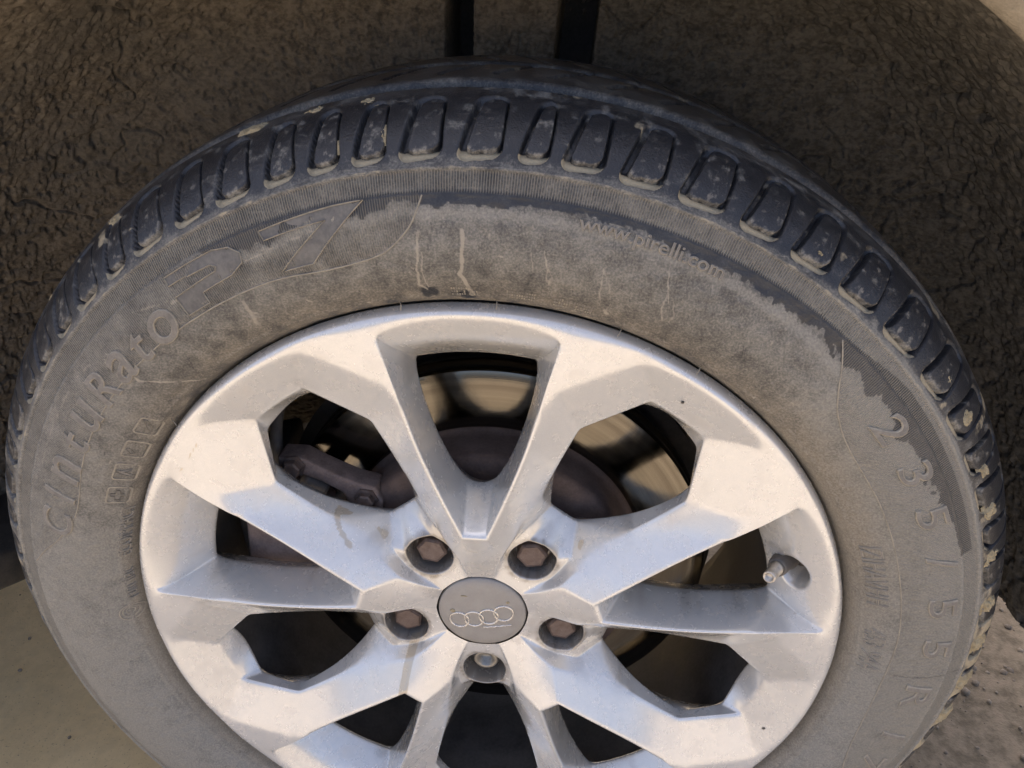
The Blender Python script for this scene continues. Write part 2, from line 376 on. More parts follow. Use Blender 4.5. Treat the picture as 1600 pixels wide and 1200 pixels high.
DEG, SS = np.meshgrid(deg, srows)
rad = at_s(SS)[..., 0]
tS = (SS-S_BOT)/(S_TOP-S_BOT)
# pockets of the shoulder lugs
H = np.zeros_like(DEG); MUD = np.zeros_like(DEG)
def box_sd(d, p, s, grow=(0, 0, 0, 0), rc=.0060):
    """signed distance (m) to the U pocket; d = degrees clockwise of its left bottom corner"""
    t = np.clip((s-S_BOT)/(S_TOP-S_BOT), -.3, 1.2)
    dl = 1.6*t+grow[0]; dr = .77*p+.15*t-grow[1]
    r = .317*math.pi/180
    x = (d-(dl+dr)/2)*r; hw = (dr-dl)/2*r
    y0 = S_BOT+grow[2]+.0022*np.clip((d-dl)/(dr-dl), 0, 1); y1 = S_TOP-grow[3]
    qx = np.abs(x)-hw+rc; qy = np.abs(s-(y0+y1)/2)-(y1-y0)/2+rc
    return np.minimum(np.maximum(qx, qy), 0)+np.hypot(np.maximum(qx, 0), np.maximum(qy, 0))-rc
for a, p in zip(UP, PITCH):
    d = (a-DEG) % 360
    cols = np.where((d[0] < p*1.1+1) | (d[0] > 358))[0]
    dd = d[:, cols]; dd = np.where(dd > 180, dd-360, dd)
    s_ = SS[:, cols]; sd_ = box_sd(dd, p, s_)
    fade = sstep(S_TOP, S_TOP-.006, s_)
    H[:, cols] -= .0046*sstep(.0002, -.0007, sd_)*(.2+.8*fade)*(.42+.58*sstep(S_BOT+.003, S_BOT+.008, s_))
    low = sstep(S_BOT+.0085, S_BOT+.004, s_)
    MUD[:, cols] = np.maximum(MUD[:, cols], sstep(.0008, -.0003, sd_)*low*1.1)
    MUD[:, cols] = np.maximum(MUD[:, cols], sstep(.0002, -.001, sd_)*.30)
# moulded rings
g = lambda c, wd: np.exp(-((SS-c)/wd)**2)
H += .0009*g(S_RIDGE, .0009)+.0010*g(s_of(.2362, -.0033), .0007)-.0005*sstep(S_RIDGE-.0118, S_RIDGE-.0108, SS)*sstep(S_RIDGE-.0008, S_RIDGE-.0018, SS)
H += .0004*g(S_RIDGE-.0116, .0006)
H += (fbm(DEG*.9, SS*260, 5, 3)-.5)*.0008*sstep(.01, .03, SS)*sstep(S_RIDGE, S_RIDGE-.01, SS)
# panel outlines (angle, radius)
PANL = [(171, .2885), (168.2, .2795), (165.2, .2690), (161, .2605), (157, .2590), (149, .2622), (137, .2636), (123, .2634), (112, .2629), (106, .2603), (102, .2606), (98.4, .2640), (95.6, .2740), (94.4, .2835), (93.9, .2890)]
PANR = [(50.5, .2885), (48.6, .2800), (46.6, .2705), (43.6, .2612), (38.3, .2556), (28.6, .2556), (17.8, .2554), (7.6, .2555), (-1, .2532), (-9, .2528), (-16, .2560), (-21, .2630), (-25, .2760), (-27, .2885)]
RIB = sstep(S_RIDGE-.0112, S_RIDGE-.0106, SS)*sstep(S_RIDGE-.0008, S_RIDGE-.0014, SS)
D180 = np.where(DEG > 250, DEG-360, DEG)
for pl in (PANL, PANR):
    sp = spline(pl, 300); oa = np.argsort(sp[:, 0]); lim = np.interp(D180, sp[oa, 0], sp[oa, 1], left=.4, right=.4)
    RIB = np.maximum(RIB, .5*(rad > lim+.0008)*(SS < S_RIDGE-.012))
# dust plus painted shade, warm bead zone, clean rubber patches, streaks
nz = fbm(D180*.0050*130, SS*130, 41, 5); XM = D180*.0050; nz2 = fbm(XM*420, SS*420, 47, 4); nj = fbm(XM*95, SS*95, 61, 4)
DUST_SHADE = .66+(nz-.5)*.42
DUST_SHADE += .16*sstep(12, 22, D180)*sstep(52, 40, D180)*sstep(s_of(.262, -.0134), s_of(.280, -.012), SS)
DUST_SHADE -= .14*sstep(45, 62, D180)*sstep(150, 128, D180)  # upper sidewall darkened in colour to imitate shade at the top
DUST_SHADE += .20*sstep(60, 25, D180)+.22*sstep(150, 185, D180)  # lower sides paler in colour, as the light falls there
wid = np.interp(D180, [-30, 5, 18, 24, 30, 38, 46, 54, 62, 72, 82, 90, 94.5, 95.5, 100, 106, 112, 118], [0, 0, .0, .004, .009, .0105, .010, .0065, .006, .0055, .005, .0055, .005, .003, .007, .004, .010, .0])
dep = (S_RIDGE-.0112)-SS
cl = sstep(.0005, -.0005, dep-wid*(1+1.5*(nj-.5))+(nz2-.5)*.0034)*sstep(-.0012, .0, dep+.006*sstep(50, 40, D180))*(wid > .0005)
CLEAN = cl
DUST_SHADE = DUST_SHADE*(1-.55*cl)+.30*sstep(.0045, .0, np.abs(dep-wid-.0045))*(wid > .001)*(1-cl)
DUST_SHADE -= .10*RIB*(D180 > 80)
sh_ = sstep(S_RIDGE+.0005, S_RIDGE+.004, SS)
spots = sstep(.54, .80, fbm(D180*.8, SS*170, 81, 5))
DUST_SHADE = DUST_SHADE*(1-sh_)+sh_*(.02+.40*spots+.34*sstep(S_BOT+.006, S_RIDGE, SS)+.35*sstep(140, 165, D180)+.25*sstep(20, 0, D180))
DUST_SHADE += .22*sstep(S_TOP-.002, S_TOP+.003, SS)
WARM = sstep(s_of(.262, -.0134), s_of(.234, -.001), SS)*sstep(175, 120, D180)*sstep(-5, 25, D180)*1.1
WARM = np.maximum(WARM, sstep(s_of(.240, -.006), s_of(.231, 0), SS)*.9)
MUD = np.maximum(MUD, .62*sstep(24, 2, D180)*(D180 < 40)*(D180 > -60)*sh_)
MUD = np.maximum(MUD, .45*sstep(38, 26, D180)*(D180 > 0)*sstep(S_BOT+.012, S_BOT, SS)*sh_)
MUD = np.maximum(MUD, .55*sstep(.70, .80, fbm(D180*.35+9, SS*60, 91, 4))*sh_)
MUD = np.maximum(MUD, .40*sstep(.0018, .0, np.abs(SS-S_RIDGE)))
WXp = rad*np.cos(np.radians(D180)); WZp = rad*np.sin(np.radians(D180))
STR = np.zeros_like(DEG)
def streak(pts, w, amt=1.):
    x0 = min(p[0] for p in pts)-.006; x1 = max(p[0] for p in pts)+.006; z0 = min(p[1] for p in pts)-.006; z1 = max(p[1] for p in pts)+.006
    m = (WXp > x0) & (WXp < x1) & (WZp > z0) & (WZp < z1) & (SS < S_RIDGE+.004)
    px, pz = WXp[m], WZp[m]; best = np.full(px.shape, 9.)
    wob = (fbm(px*260, pz*260, 5, 3)-.5)*.0022
    for (a, b), (c, d_) in zip(pts, pts[1:]):
        L2 = (c-a)**2+(d_-b)**2+1e-12; t = np.clip(((px-a)*(c-a)+(pz-b)*(d_-b))/L2, 0, 1)
        best = np.minimum(best, np.hypot(px+wob-a-t*(c-a), pz-b-t*(d_-b)))
    STR[m] = np.maximum(STR[m], amt*sstep(w, w*.35, best))
streak([(-.0215, .272), (-.0232, .2596), (-.0237, .2432), (-.0205, .240)], .0011, .9)
streak([(-.020, .262), (-.021, .25), (-.0195, .241)], .0007, .8)
streak([(-.0007, .2729), (-.0011, .2603), (-.0026, .2506), (-.0005, .244), (.0024, .2374)], .0016, 1.)
streak([(.0968, .2554), (.0974, .2477), (.0984, .2400)], .0007, .8)
for q in ([(.0978, .246), (.0955, .237), (.0962, .2295), (.0994, .2285), (.1015, .2330), (.1005, .241), (.0978, .246)], [(.0668, .2560), (.0650, .2470), (.0655, .2360), (.0690, .2318), (.0705, .236), (.0695, .246), (.0668, .256)], [(.0396, .255), (.0385, .2500), (.0400, .2475), (.0416, .2505), (.0396, .255)]): streak(q, .0007, .62)
streak([(.0686, .2322), (.0700, .2302)], .0016, .8); streak([(.0404, .2478), (.0404, .2468)], .0013, .8)
streak([(.0386, .2647), (.0392, .256)], .0007, .8); streak([(.0320, .2629), (.0328, .2518)], .0007, .7); streak([(.0804, .2580), (.0806, .2530)], .0007, .6)
streak([(-.1135, .2320), (-.1110, .2240), (-.1105, .2190)], .0016, .6); streak([(-.094, .226), (-.092, .2216)], .0014, .5)
streak([(-.1955, .1991), (-.1903, .1985), (-.1815, .1837), (-.1657, .1813), (-.1497, .1802)], .0010, .85)
streak([(-.1758, .2232), (-.1533, .2312), (-.1404, .2358), (-.1230, .2478), (-.1034, .2567), (-.0929, .2619), (-.0693, .2722), (-.0511, .2828)], .0007, .75)
streak([(-.152, .230), (-.128, .242), (-.112, .249)], .0006, .9)
streak([(-.2560, .124), (-.2486, .1386), (-.2341, .1610), (-.2209, .1802), (-.2039, .1948)], .0008, .55)
for _ in range(90):
    a = random.uniform(-25, 190); r_ = random.uniform(.236, .285); L = random.uniform(.0008, .004); b = random.uniform(0, 6.28)
    x, z = r_*math.cos(R(a)), r_*math.sin(R(a)); streak([(x, z), (x+L*math.cos(b), z+L*math.sin(b))], random.uniform(.0005, .0009), random.uniform(.4, .85))
for a_, z_ in ((90.0, .2372), (94.6, .2395)):    # two damp dark spots by the rim
    m = np.hypot((D180-a_)*.0042, (rad-z_)*1.2)+(nz2-.5)*.003
    DUST_SHADE -= .9*sstep(.0048, .002, m)
uv = np.stack([DEG/360., SS/S_END], -1)
tyre = mesh_obj('tyre', grid_mesh('tyre', tyre_pt(DEG, SS, H), True, dict(dust_shade=np.clip(DUST_SHADE, 0, 1.2), mud=MUD, warm=np.clip(WARM, 0, 1), rib=RIB, streak=STR, clean=CLEAN), uv), M_TYRE); wp(tyre)
# the tread band across the tyre and the hidden inner sidewall
CR = [(.3298, .0355), (.3290, .0362), (.3245, .0375), (.3240, .0400), (.3243, .0452), (.3250, .0462), (.3318, .0474), (.3325, .0500), (.3336, .062), (.3342, .075), (.3343, .090), (.3335, .0925), (.3275, .0940), (.3275, .1020), (.3340, .1035), (.3345, .106),
      (.3346, .120), (.3340, .1400), (.3335, .1430), (.3275, .1445), (.3275, .1515), (.3330, .1530), (.3325, .157), (.3305, .174), (.3260, .188), (.3160, .204), (.3002, .2150), (.275, .2235), (.25, .2210), (.232, .2120), (.221, .196)]
cr_ = []
for a, b in zip(CR, CR[1:]):
    n = max(1, int(math.hypot(a[0]-b[0], a[1]-b[1])/.0022)); cr_ += [(a[0]+(b[0]-a[0])*i/n, a[1]+(b[1]-a[1])*i/n) for i in range(n)]
cr_.append(CR[-1]); cr_ = np.array(cr_)
dg = np.arange(1440)*.25; Dg, Yg = np.meshgrid(dg, cr_[:, 1]); Rg = np.repeat(cr_[:, :1], 1440, 1)
lat = ((Dg+(Yg-.07)*110) % 5.0); lat2 = ((Dg-(Yg-.12)*90+2) % 4.5)
Rg = Rg-.0045*((np.abs(lat-2.5) < .28)*(Yg > .0465)*(Yg < .0915)*(Yg > .058))-.0045*((np.abs(lat2-2.2) < .3)*(Yg > .104)*(Yg < .142))-.0045*((np.abs(lat-2.5) < .35)*(Yg > .154)*(Yg < .19))
Pm = np.stack([Rg*np.cos(np.radians(Dg)), Yg, Rg*np.sin(np.radians(Dg))], -1)
z0 = np.zeros_like(Dg)
o = mesh_obj('tread_band', grid_mesh('tread_band', Pm, True, dict(dust_shade=.32+.4*(fbm(Dg*.5, Yg*90, 3)-.5), mud=.38*sstep(.55, .75, fbm(Dg*.25, Yg*40, 8)), warm=z0+.5, rib=z0, streak=z0), np.stack([Dg/360, Yg], -1)), M_TYRE); wp(o, tyre)
# the lugs standing in the pockets: one object each
def lug_mesh(p, name='tread_lug'):
    nu, nv = 41, 40
    sv = np.linspace(S_BOT+.0030, S_TOP-.001, nv); uu = np.linspace(-.02, 1.02, nu)
    SV = np.repeat(sv[:, None], nu, 1); t = (SV-S_BOT)/(S_TOP-S_BOT)
    dl = 1.6*t+.108*p-.25*t; dr = .77*p+.15*t-.036*p
    D = dl+(dr-dl)*uu[None, :]
    sd_ = box_sd(D, p, SV, (.108*p, .036*p, .0037, .0), .0050)
    hh = -.0054+.0052*sstep(.0002, -.0006, sd_)-.0010*sstep(S_TOP-.007, S_TOP-.002, SV)
    return grid_mesh(name, tyre_pt(-D, SV, hh), False, dict(dust_shade=np.clip(.02+.5*sstep(.54, .80, fbm(D*1.3+p*9, SV*230, 17, 5))+.55*sstep(S_BOT+.008, S_BOT+.003, SV), 0, 1), mud=.55*sstep(S_BOT+.0065, S_BOT+.003, SV), warm=0*D+.2, rib=0*D, streak=.5*sstep(.66, .75, fbm(D*2+p*5, SV*200, 27, 4))), np.stack([D, SV], -1))
variants = {}
for i, (a, p) in enumerate(zip(UP, PITCH)):
    key = round(float(p)*5)/5
    if key not in variants:
        variants[key] = lug_mesh(key); variants[key].materials.append(M_TYRE); variants[key].polygons.foreach_set('use_smooth', np.ones(len(variants[key].polygons), bool))
    o = bpy.data.objects.new('tread_lug', variants[key]); COL.objects.link(o)
    o.rotation_euler = (0, -R(a), 0); wp(o, tyre)
# mud clumps caught on the tread
def clump(a, s, L, W, hgt, seed):
    n = 22; u = np.linspace(-1, 1, n); A, B = np.meshgrid(u, u); rr = np.hypot(A, B)
    e = 1-rr+(fbm(A*2.2+seed, B*2.2, seed, 4)-.5)*1.1
    return tyre_pt(a+A*L/.32*57.3, np.clip(s+B*W, 0, S_END), -.0012+hgt*sstep(0, .5, e)*(.5+fbm(A*5+seed, B*5, seed+3, 3)))
for i, (a, s, L, W, hg) in enumerate([(110.5, S_TOP+.004, .012, .0045, .0022), (104.0, S_TOP+.0035, .006, .003, .0018), (99.0, S_TOP+.002, .005, .004, .0015), (127, S_TOP, .006, .004, .0018), (139, S_TOP-.001, .004, .003, .0013), (97.2, S_BOT+.016, .0035, .006, .0009), (101, S_BOT+.013, .003, .004, .0008), (57.0, S_BOT+.011, .0022, .0016, .0013), (33.5, S_BOT+.014, .005, .006, .0016), (27, S_BOT+.012, .005, .005, .0018), (22, S_BOT+.010, .006, .006, .002), (16, S_BOT+.008, .006, .006, .002), (9, S_BOT+.010, .007, .007, .0022), (3, S_BOT+.010, .008, .008, .0024), (-3, S_BOT+.010, .008, .009, .0026), (-9, S_BOT+.010, .008, .009, .0026), (121.5, S_BOT+.016, .003, .005, .0008), (38.3, S_BOT+.016, .004, .003, .001)]):
    wp(mesh_obj('mud_clump', grid_mesh('mud_clump', clump(a, s, L, W, hg, 100+i*9)), M_MUD), tyre)
# panel outlines: a thin moulded line
for pl in (PANL, PANR):
    sp = spline(pl, 160); bm = bmesh.new()
    ss = np.array([sl_[np.argmin(np.abs(pf[:2000, 0]-r))] for r in sp[:, 1]])
    tube(bm, [tuple(q) for q in tyre_pt(sp[:, 0], ss, 0*ss+.0001)], .00042, 6)
    wp(bm_obj('panel_outline', bm, M_EDGE), tyre)
# raised lettering
SIDE = pf[:np.argmin(np.abs(pf[:, 0]-.3))]
def s_at_r(r): return np.interp(r, SIDE[:, 0], sl_[:len(SIDE)])
def place_mesh(name, verts, faces, side_flags, deg0, r0, parent=None, mats=None):
    """verts: x along the reading direction (clockwise), y outward, z height, in metres"""
    v = np.array(verts); rm = r0+v[:, 1]
    p = tyre_pt(deg0-np.degrees(v[:, 0]/r0), s_at_r(rm), v[:, 2])
    me = bpy.data.meshes.new(name); me.from_pydata([tuple(q) for q in p], [], faces); me.update()
    o = mesh_obj(name, me, mats or [M_LETTER, M_EDGE], smooth=False)
    me.polygons.foreach_set('material_index', np.array(side_flags, np.int32))
    return wp(o, parent or tyre)
def text_mesh(txt, size, shear=0., ht=.0007, bold=0., sx=1.):
    cu = bpy.data.curves.new('lettering', 'FONT'); cu.body = txt; cu.size = size; cu.shear = shear; cu.extrude = ht; cu.offset = bold-min(.00050, size*.022); cu.resolution_u = 4; bv = min(.00050, size*.022); cu.bevel_depth = bv; cu.bevel_resolution = 0; cu.align_x = 'CENTER'
    ob = bpy.data.objects.new('lettering', cu); COL.objects.link(ob)
    me = bpy.data.meshes.new_from_object(ob.evaluated_get(bpy.context.evaluated_depsgraph_get()))
    bpy.data.objects.remove(ob); bpy.data.curves.remove(cu)
    bm = bmesh.new(); bm.from_mesh(me); bpy.data.meshes.remove(me)
    bmesh.ops.triangulate(bm, faces=bm.faces); 
    for _ in range(2):
        lg = [e for e in bm.edges if e.calc_length() > .005]
        if lg: bmesh.ops.subdivide_edges(bm, edges=lg, cuts=1); bmesh.ops.triangulate(bm, faces=bm.faces)
    bm.normal_update(); bm.verts.ensure_lookup_table(); bm.verts.index_update()
    vs = [(v.co.x*sx, v.co.y, v.co.z) for v in bm.verts]; fs = [[v.index for v in f.verts] for f in bm.faces]; fl = [0 if abs(f.normal.z) > .9 else 1 for f in bm.faces]
    bm.free(); return vs, fs, fl
def poly_mesh(poly, ht=.0008):
    bm = bmesh.new(); a = [bm.verts.new((x, y, -ht)) for x, y in poly]; b = [bm.verts.new((x, y, ht)) for x, y in poly]; n = len(poly)
    for k in range(n): bm.faces.new((a[k], a[(k+1) % n], b[(k+1) % n], b[k]))
    f = bm.faces.new(b); bmesh.ops.inset_region(bm, faces=[f], thickness=.0007, depth=0, use_even_offset=True)
    for v in b: v.co.z -= ht*.85
    bmesh.ops.triangulate(bm, faces=bm.faces)
    for _ in range(3):
        lg = [e for e in bm.edges if e.calc_length() > .006]
        if lg: bmesh.ops.subdivide_edges(bm, edges=lg, cuts=1); bmesh.ops.triangulate(bm, faces=bm.faces)
    bm.normal_update(); bm.verts.ensure_lookup_table(); bm.verts.index_update()
    r = [tuple(v.co) for v in bm.verts], [[v.index for v in f.verts] for f in bm.faces], [0 if abs(f.normal.z) > .92 else 1 for f in bm.faces]
    bm.free(); return r
def frame_poly(w_, h_, t, rc=.0022, n=5):
    def rr(w2, h2, c): return [(sx*(w2-c)+c*math.cos(q), sy*(h2-c)+c*math.sin(q)) for sx, sy, q0 in ((1, 1, 0), (-1, 1, 90), (-1, -1, 180), (1, -1, 270)) for q in [R(q0+90*k/(n-1)) for k in range(n)]]
    return rr(w_/2, h_/2, rc), rr(w_/2-t, h_/2-t, max(.0003, rc-t))
def frame_mesh(w_, h_, t, ht=.0005, rc=.0022):
    o_, i_ = frame_poly(w_, h_, t, rc); n = len(o_); v = [(x, y, ht) for x, y in o_]+[(x, y, ht) for x, y in i_]+[(x, y, -ht) for x, y in o_]+[(x, y, -ht) for x, y in i_]
    f = []; fl = []
    for k in range(n):
        j = (k+1) % n; f += [[k, j, n+j, n+k], [2*n+k, 2*n+j, j, k], [n+k, n+j, 3*n+j, 3*n+k]]; fl += [1, 1, 1]
    return v, f, fl
# maker's words along the left shoulder, one letter at a time
for ch, a, k in zip('CIntuRato', (163.4, 158.6, 154.0, 149.2, 144.6, 139.6, 135.2, 131.4, 127.2), (1, 1, 1.34, 1.04, 1.34, 1, 1.34, 1.04, 1.34)):
    place_mesh('lettering', *text_mesh(ch, .0262*k, .20, .0007, .0005, 1.05), a-.6, .2612)
place_mesh('lettering', *poly_mesh([(0, 0), (.0145, 0), (.0150, .0060), (.034, .0070), (.0420, .0105), (.0430, .0150), (.0385, .0195), (.030, .0215), (.0005, .0215), (.0003, .0170), (.0120, .0168), (.0122, .0162), (.0260, .0158), (.0285, .0140), (.0270, .0122), (.0110, .0112), (.0004, .0108)]), 122.6, .2662, None, [M_BIGLET, M_EDGE])
place_mesh('lettering', *poly_mesh([(0, .0175), (.038, .0195), (.052, .0197), (.0205, -.0045), (.0030, -.0040), (.0330, .0140), (.0010, .0128)]), 110.6, .2695, None, [M_BIGLET, M_EDGE])
for ch, a in zip('235/55R17', (39.2, 32.6, 26.0, 19.2, 12.0, 5.2, -3.2, -11.2, -17.2)):
    place_mesh('lettering', *text_mesh(ch, .0235, .12, .0006, .0003, 1.45), a, .2700 if a > -2 else .2675)
for poly, a0, r0 in (([(0, 0), (.0145, 0), (.0150, .0060), (.034, .0070), (.0420, .0105), (.0430, .0150), (.0385, .0195), (.030, .0215), (.0005, .0215), (.0003, .0170), (.0120, .0168), (.0122, .0162), (.0260, .0158), (.0285, .0140), (.0270, .0122), (.0110, .0112), (.0004, .0108), (0, 0)], 122.6, .2662), ([(0, .0175), (.038, .0195), (.052, .0197), (.0205, -.0045), (.0030, -.0040), (.0330, .0140), (.0010, .0128), (0, .0175)], 110.6, .2695)):
    q = []
    for (xa, ya), (xb, yb) in zip(poly, poly[1:]): q += [(xa+(xb-xa)*k/6, ya+(yb-ya)*k/6) for k in range(6)]
    q = np.array(q+[poly[-1]]); bm = bmesh.new()
    tube(bm, [tuple(v) for v in tyre_pt(a0-np.degrees(q[:, 0]/r0), s_at_r(r0+q[:, 1]), 0*q[:, 0]+.0003)], .00036, 5); wp(bm_obj('letter_outline', bm, M_EDGE), tyre)
place_mesh('lettering', *text_mesh('www.pirelli.com', .0094, 0, .0009, .0001, 1.16), 71.6, .2800)
place_mesh('lettering', *text_mesh('TM', .0042, 0, .0004, .0, 1.1), 67.6, .3018)
place_mesh('lettering', *text_mesh('ECOIMPACT', .0080, 0, .0008, .0, .95), 163.2, .2318)
place_mesh('lettering', *text_mesh('run flat', .0088, 0, .0008, .0, 1.0), 174.6, .2318)
place_mesh('lettering', *text_mesh('IZIHAVHH', .0160, .0, .0004, .0, .62), 17.5, .2385)
place_mesh('lettering', *text_mesh('453 94A', .0160, .0, .0004, .0, .62), 3.5, .2385)
for k, a in enumerate((141.4, 146.2, 150.9, 155.6)):
    place_mesh('badge_frame', *frame_mesh(.0138, .0118, .0009), a, .2398)
for pts, a in (([(-.005, -.003), (-.003, -.0045), (.005, .002), (.0046, .0042)], 141.4), ([(-.004, .001), (-.001, .004), (.0005, .003), (-.0025, -.0005)], 146.2), ([(-.004, -.004), (-.002, -.0045), (0, .0005), (.003, -.004), (.0035, -.003), (.0008, .002), (.001, .0045), (-.0005, .0045)], 150.9), ([(-.004, -.001), (-.001, -.001), (-.001, -.004), (.001, -.004), (.001, -.001), (.004, .0), (.004, .0015), (.001, .0015), (.001, .004), (-.001, .004), (-.001, .0015), (-.004, .0015)], 155.6)):
    place_mesh('badge_mark', *poly_mesh(pts, .0006), a, .2398)
place_mesh('badge_frame', *frame_mesh(.0130, .0130, .0008, .0004, .0064), 180.4, .2365)
place_mesh('badge_frame', *frame_mesh(.0090, .0090, .0007, .0004, .0044), 180.2, .2365)
place_mesh('badge_frame', *frame_mesh(.0050, .0050, .0006, .0004, .0024), 180.0, .2365)
for rowi in range(3):      # tiny moulded print by the bead, too small to read
    bm_v, bm_f, bm_l = [], [], []
    for blk, (x0, n) in enumerate(((-.040, 11), (-.012, 12), (.012, 13), (.026, 6))):
        for k in range(n):
            if random.random() < .12: continue
            x = x0+k*.00125; b0 = len(bm_v); h0 = -.0004+rowi*-.0021; hh = random.choice((.0005, .0007, .0009))
            bm_v += [(x, h0-hh, .0003), (x+.0008, h0-hh, .0003), (x+.0008, h0+hh, .0003), (x, h0+hh, .0003)]; bm_f.append([b0, b0+1, b0+2, b0+3]); bm_l.append(1 if random.random() < .5 else 0)
    place_mesh('small_print', bm_v, bm_f, bm_l, 82.5, .2420)
# rubber whiskers left by the mould at the bead
for a in (99.0, 86.6, 70.5, 139.5, 59.0):
    bm = bmesh.new(); p0 = Vector(tyre_pt(np.array([a]), np.array([s_at_r(.2325)]), np.array([0.]))[0]); d = (-p0.normalized()*.004+Vector((.001*random.uniform(-1, 1), -.0025, 0)))
    tube(bm, [p0, p0+d*.5+Vector((.0003, 0, .0002)), p0+d], [.0004, .0003, .0002], 5); wp(bm_obj('rubber_whisker', bm, M_EDGE), tyre)

# ---- rim: one 36 degree half sector, mirrored and repeated
PHI = .5
V = {}
def hx(n, x, t, y): V[n] = (math.hypot(x, t), math.degrees(math.atan2(t, x)), y)
def vx(n, x, t, y): V[n] = (math.hypot(x, t), 36-math.degrees(math.atan2(t, x)), y)
AN = [0, 5.5, 11.35, 16.5, 22.75, 29, 36]
for i, a in enumerate(AN):
    V['La%d' % i] = (.2245, a, .020); V['Lo%d' % i] = (.2288, a, .0075); V['Lc%d' % i] = (.2272, a, .0002); V['Li%d' % i] = (.2230, a, -.0012)
V['Li2'] = (.2205, 11.35, .0004); V['Li4'] = (.2180, 22.75, -.0016); V['Li3'] = (.2220, 16.8, -.0010)
for n, a, r, y in (('M5', 29.2, .2050, .0085), ('M6', 36, .2055, .0085)): V[n] = (r, a, y)
vx('M4', .2000, .0435, .0085); vx('N4', .1840, .0345, .030); vx('N5', .1872, .0165, .030); vx('N6', .1878, 0, .030)
for i, (x, t, y) in enumerate([(.187, .0425, -.0030), (.167, .0372, -.0042), (.145, .0312, -.0052), (.125, .0243, -.0057), (.1035, .0162, -.0058), (.0805, .0072, -.0052)]): vx('c%d' % (i+1), x, t, y)
for i, (x, t) in enumerate([(.171, .0350), (.147, .0293), (.128, .0232), (.1115, .0165), (.0995, .0085)]): vx('n%d' % (i+1), x, t, .030)
vx('n6', .0955, 0, .0305); vx('cm', .0810, 0, -.0052); vx('a1', .055, 0, .0060); vx('a2', .042, 0, .0118); V['K2'] = (.0312, 36, .0165)
hx('vmid', .1962, 0, .013); V['vout'] = (.1971, 5.5, .013); V['vwide'] = (.1623, 14.1, .0112); V['wwide'] = (.1885, 21.3, -.0020)
hx('h1', .1345, .0350, .0125); hx('h2', .1155, .0302, .0138); hx('h3', .1010, .0265, .0142); hx('e3', .0780, .0240, .0095); hx('e2', .0585, .0218, .0070); hx('e1', .0440, .0182, .0118)
V['K0'] = (.0312, 0, .0168); V['K1'] = (.0312, 20, .0166)
hx('b0', .0393, 0, .0175); hx('b1', .0442, .0118, .0175); hx('b2', .0560, .0167, .0175); hx('b3', .0678, .0118, .0175); hx('b4', .0727, 0, .0175)
hx('q1', .0455, .0160, .0172); hx('q2', .0575, .0192, .0174); hx('pad2', .0745, .0175, .0185); hx('pad', .0900, .0102, .035); hx('pmid', .0905, 0, .0350)
hx('g0', .1900, 0, .0340); hx('g2', .1848, .0245, .0215); hx('g3', .1602, .0405, .0195); hx('g4', .1335, .0330, .0220); hx('g5', .1125, .0258, .0295)
for n, c in (('b0', .0402), ('b1', .0449), ('b2', .0560), ('b3', .0671), ('b4', .0718)):
    x = V[n]; hx('d'+n[1], .056+(x[0]*math.cos(R(x[1]))-.056)*.95, x[0]*math.sin(R(x[1]))*.95, .036); hx('f'+n[1], .056+(x[0]*math.cos(R(x[1]))-.056)*.5, x[0]*math.sin(R(x[1]))*.5, .040)
V['fc'] = (.056, 0, .040)
def undercut(n, axis, cx, out, back):
    r_, a_, y_ = V[n]; a = R(a_-axis); x, t = r_*math.cos(a), r_*math.sin(a); d = math.hypot(x-cx, t); x2, t2 = x+(x-cx)/d*out, t+t/d*out
    if abs(a_-axis) < 1e-6: t2 = 0.
    V['B'+n] = (math.hypot(x2, t2), axis+math.degrees(math.atan2(t2, x2)), y_+back)
for n in ('g0', 'g2', 'g3', 'g4', 'g5', 'pad', 'pmid'): undercut(n, 0, .142, .013 if n not in ('g0', 'g2') else .022, .016 if n not in ('g0', 'g2') else .012)
for n in ('N4', 'N5', 'N6', 'n1', 'n2', 'n3', 'n4', 'n5', 'n6'): undercut(n, 36, .150, .0085 if n[0] == 'n' else .020, .014)
FC = []
for i in range(6):
    FC += [('La%d' % i, 'La%d' % (i+1), 'Lo%d' % (i+1), 'Lo%d' % i), ('Lo%d' % i, 'Lo%d' % (i+1), 'Lc%d' % (i+1), 'Lc%d' % i), ('Lc%d' % i, 'Lc%d' % (i+1), 'Li%d' % (i+1), 'Li%d' % i)]
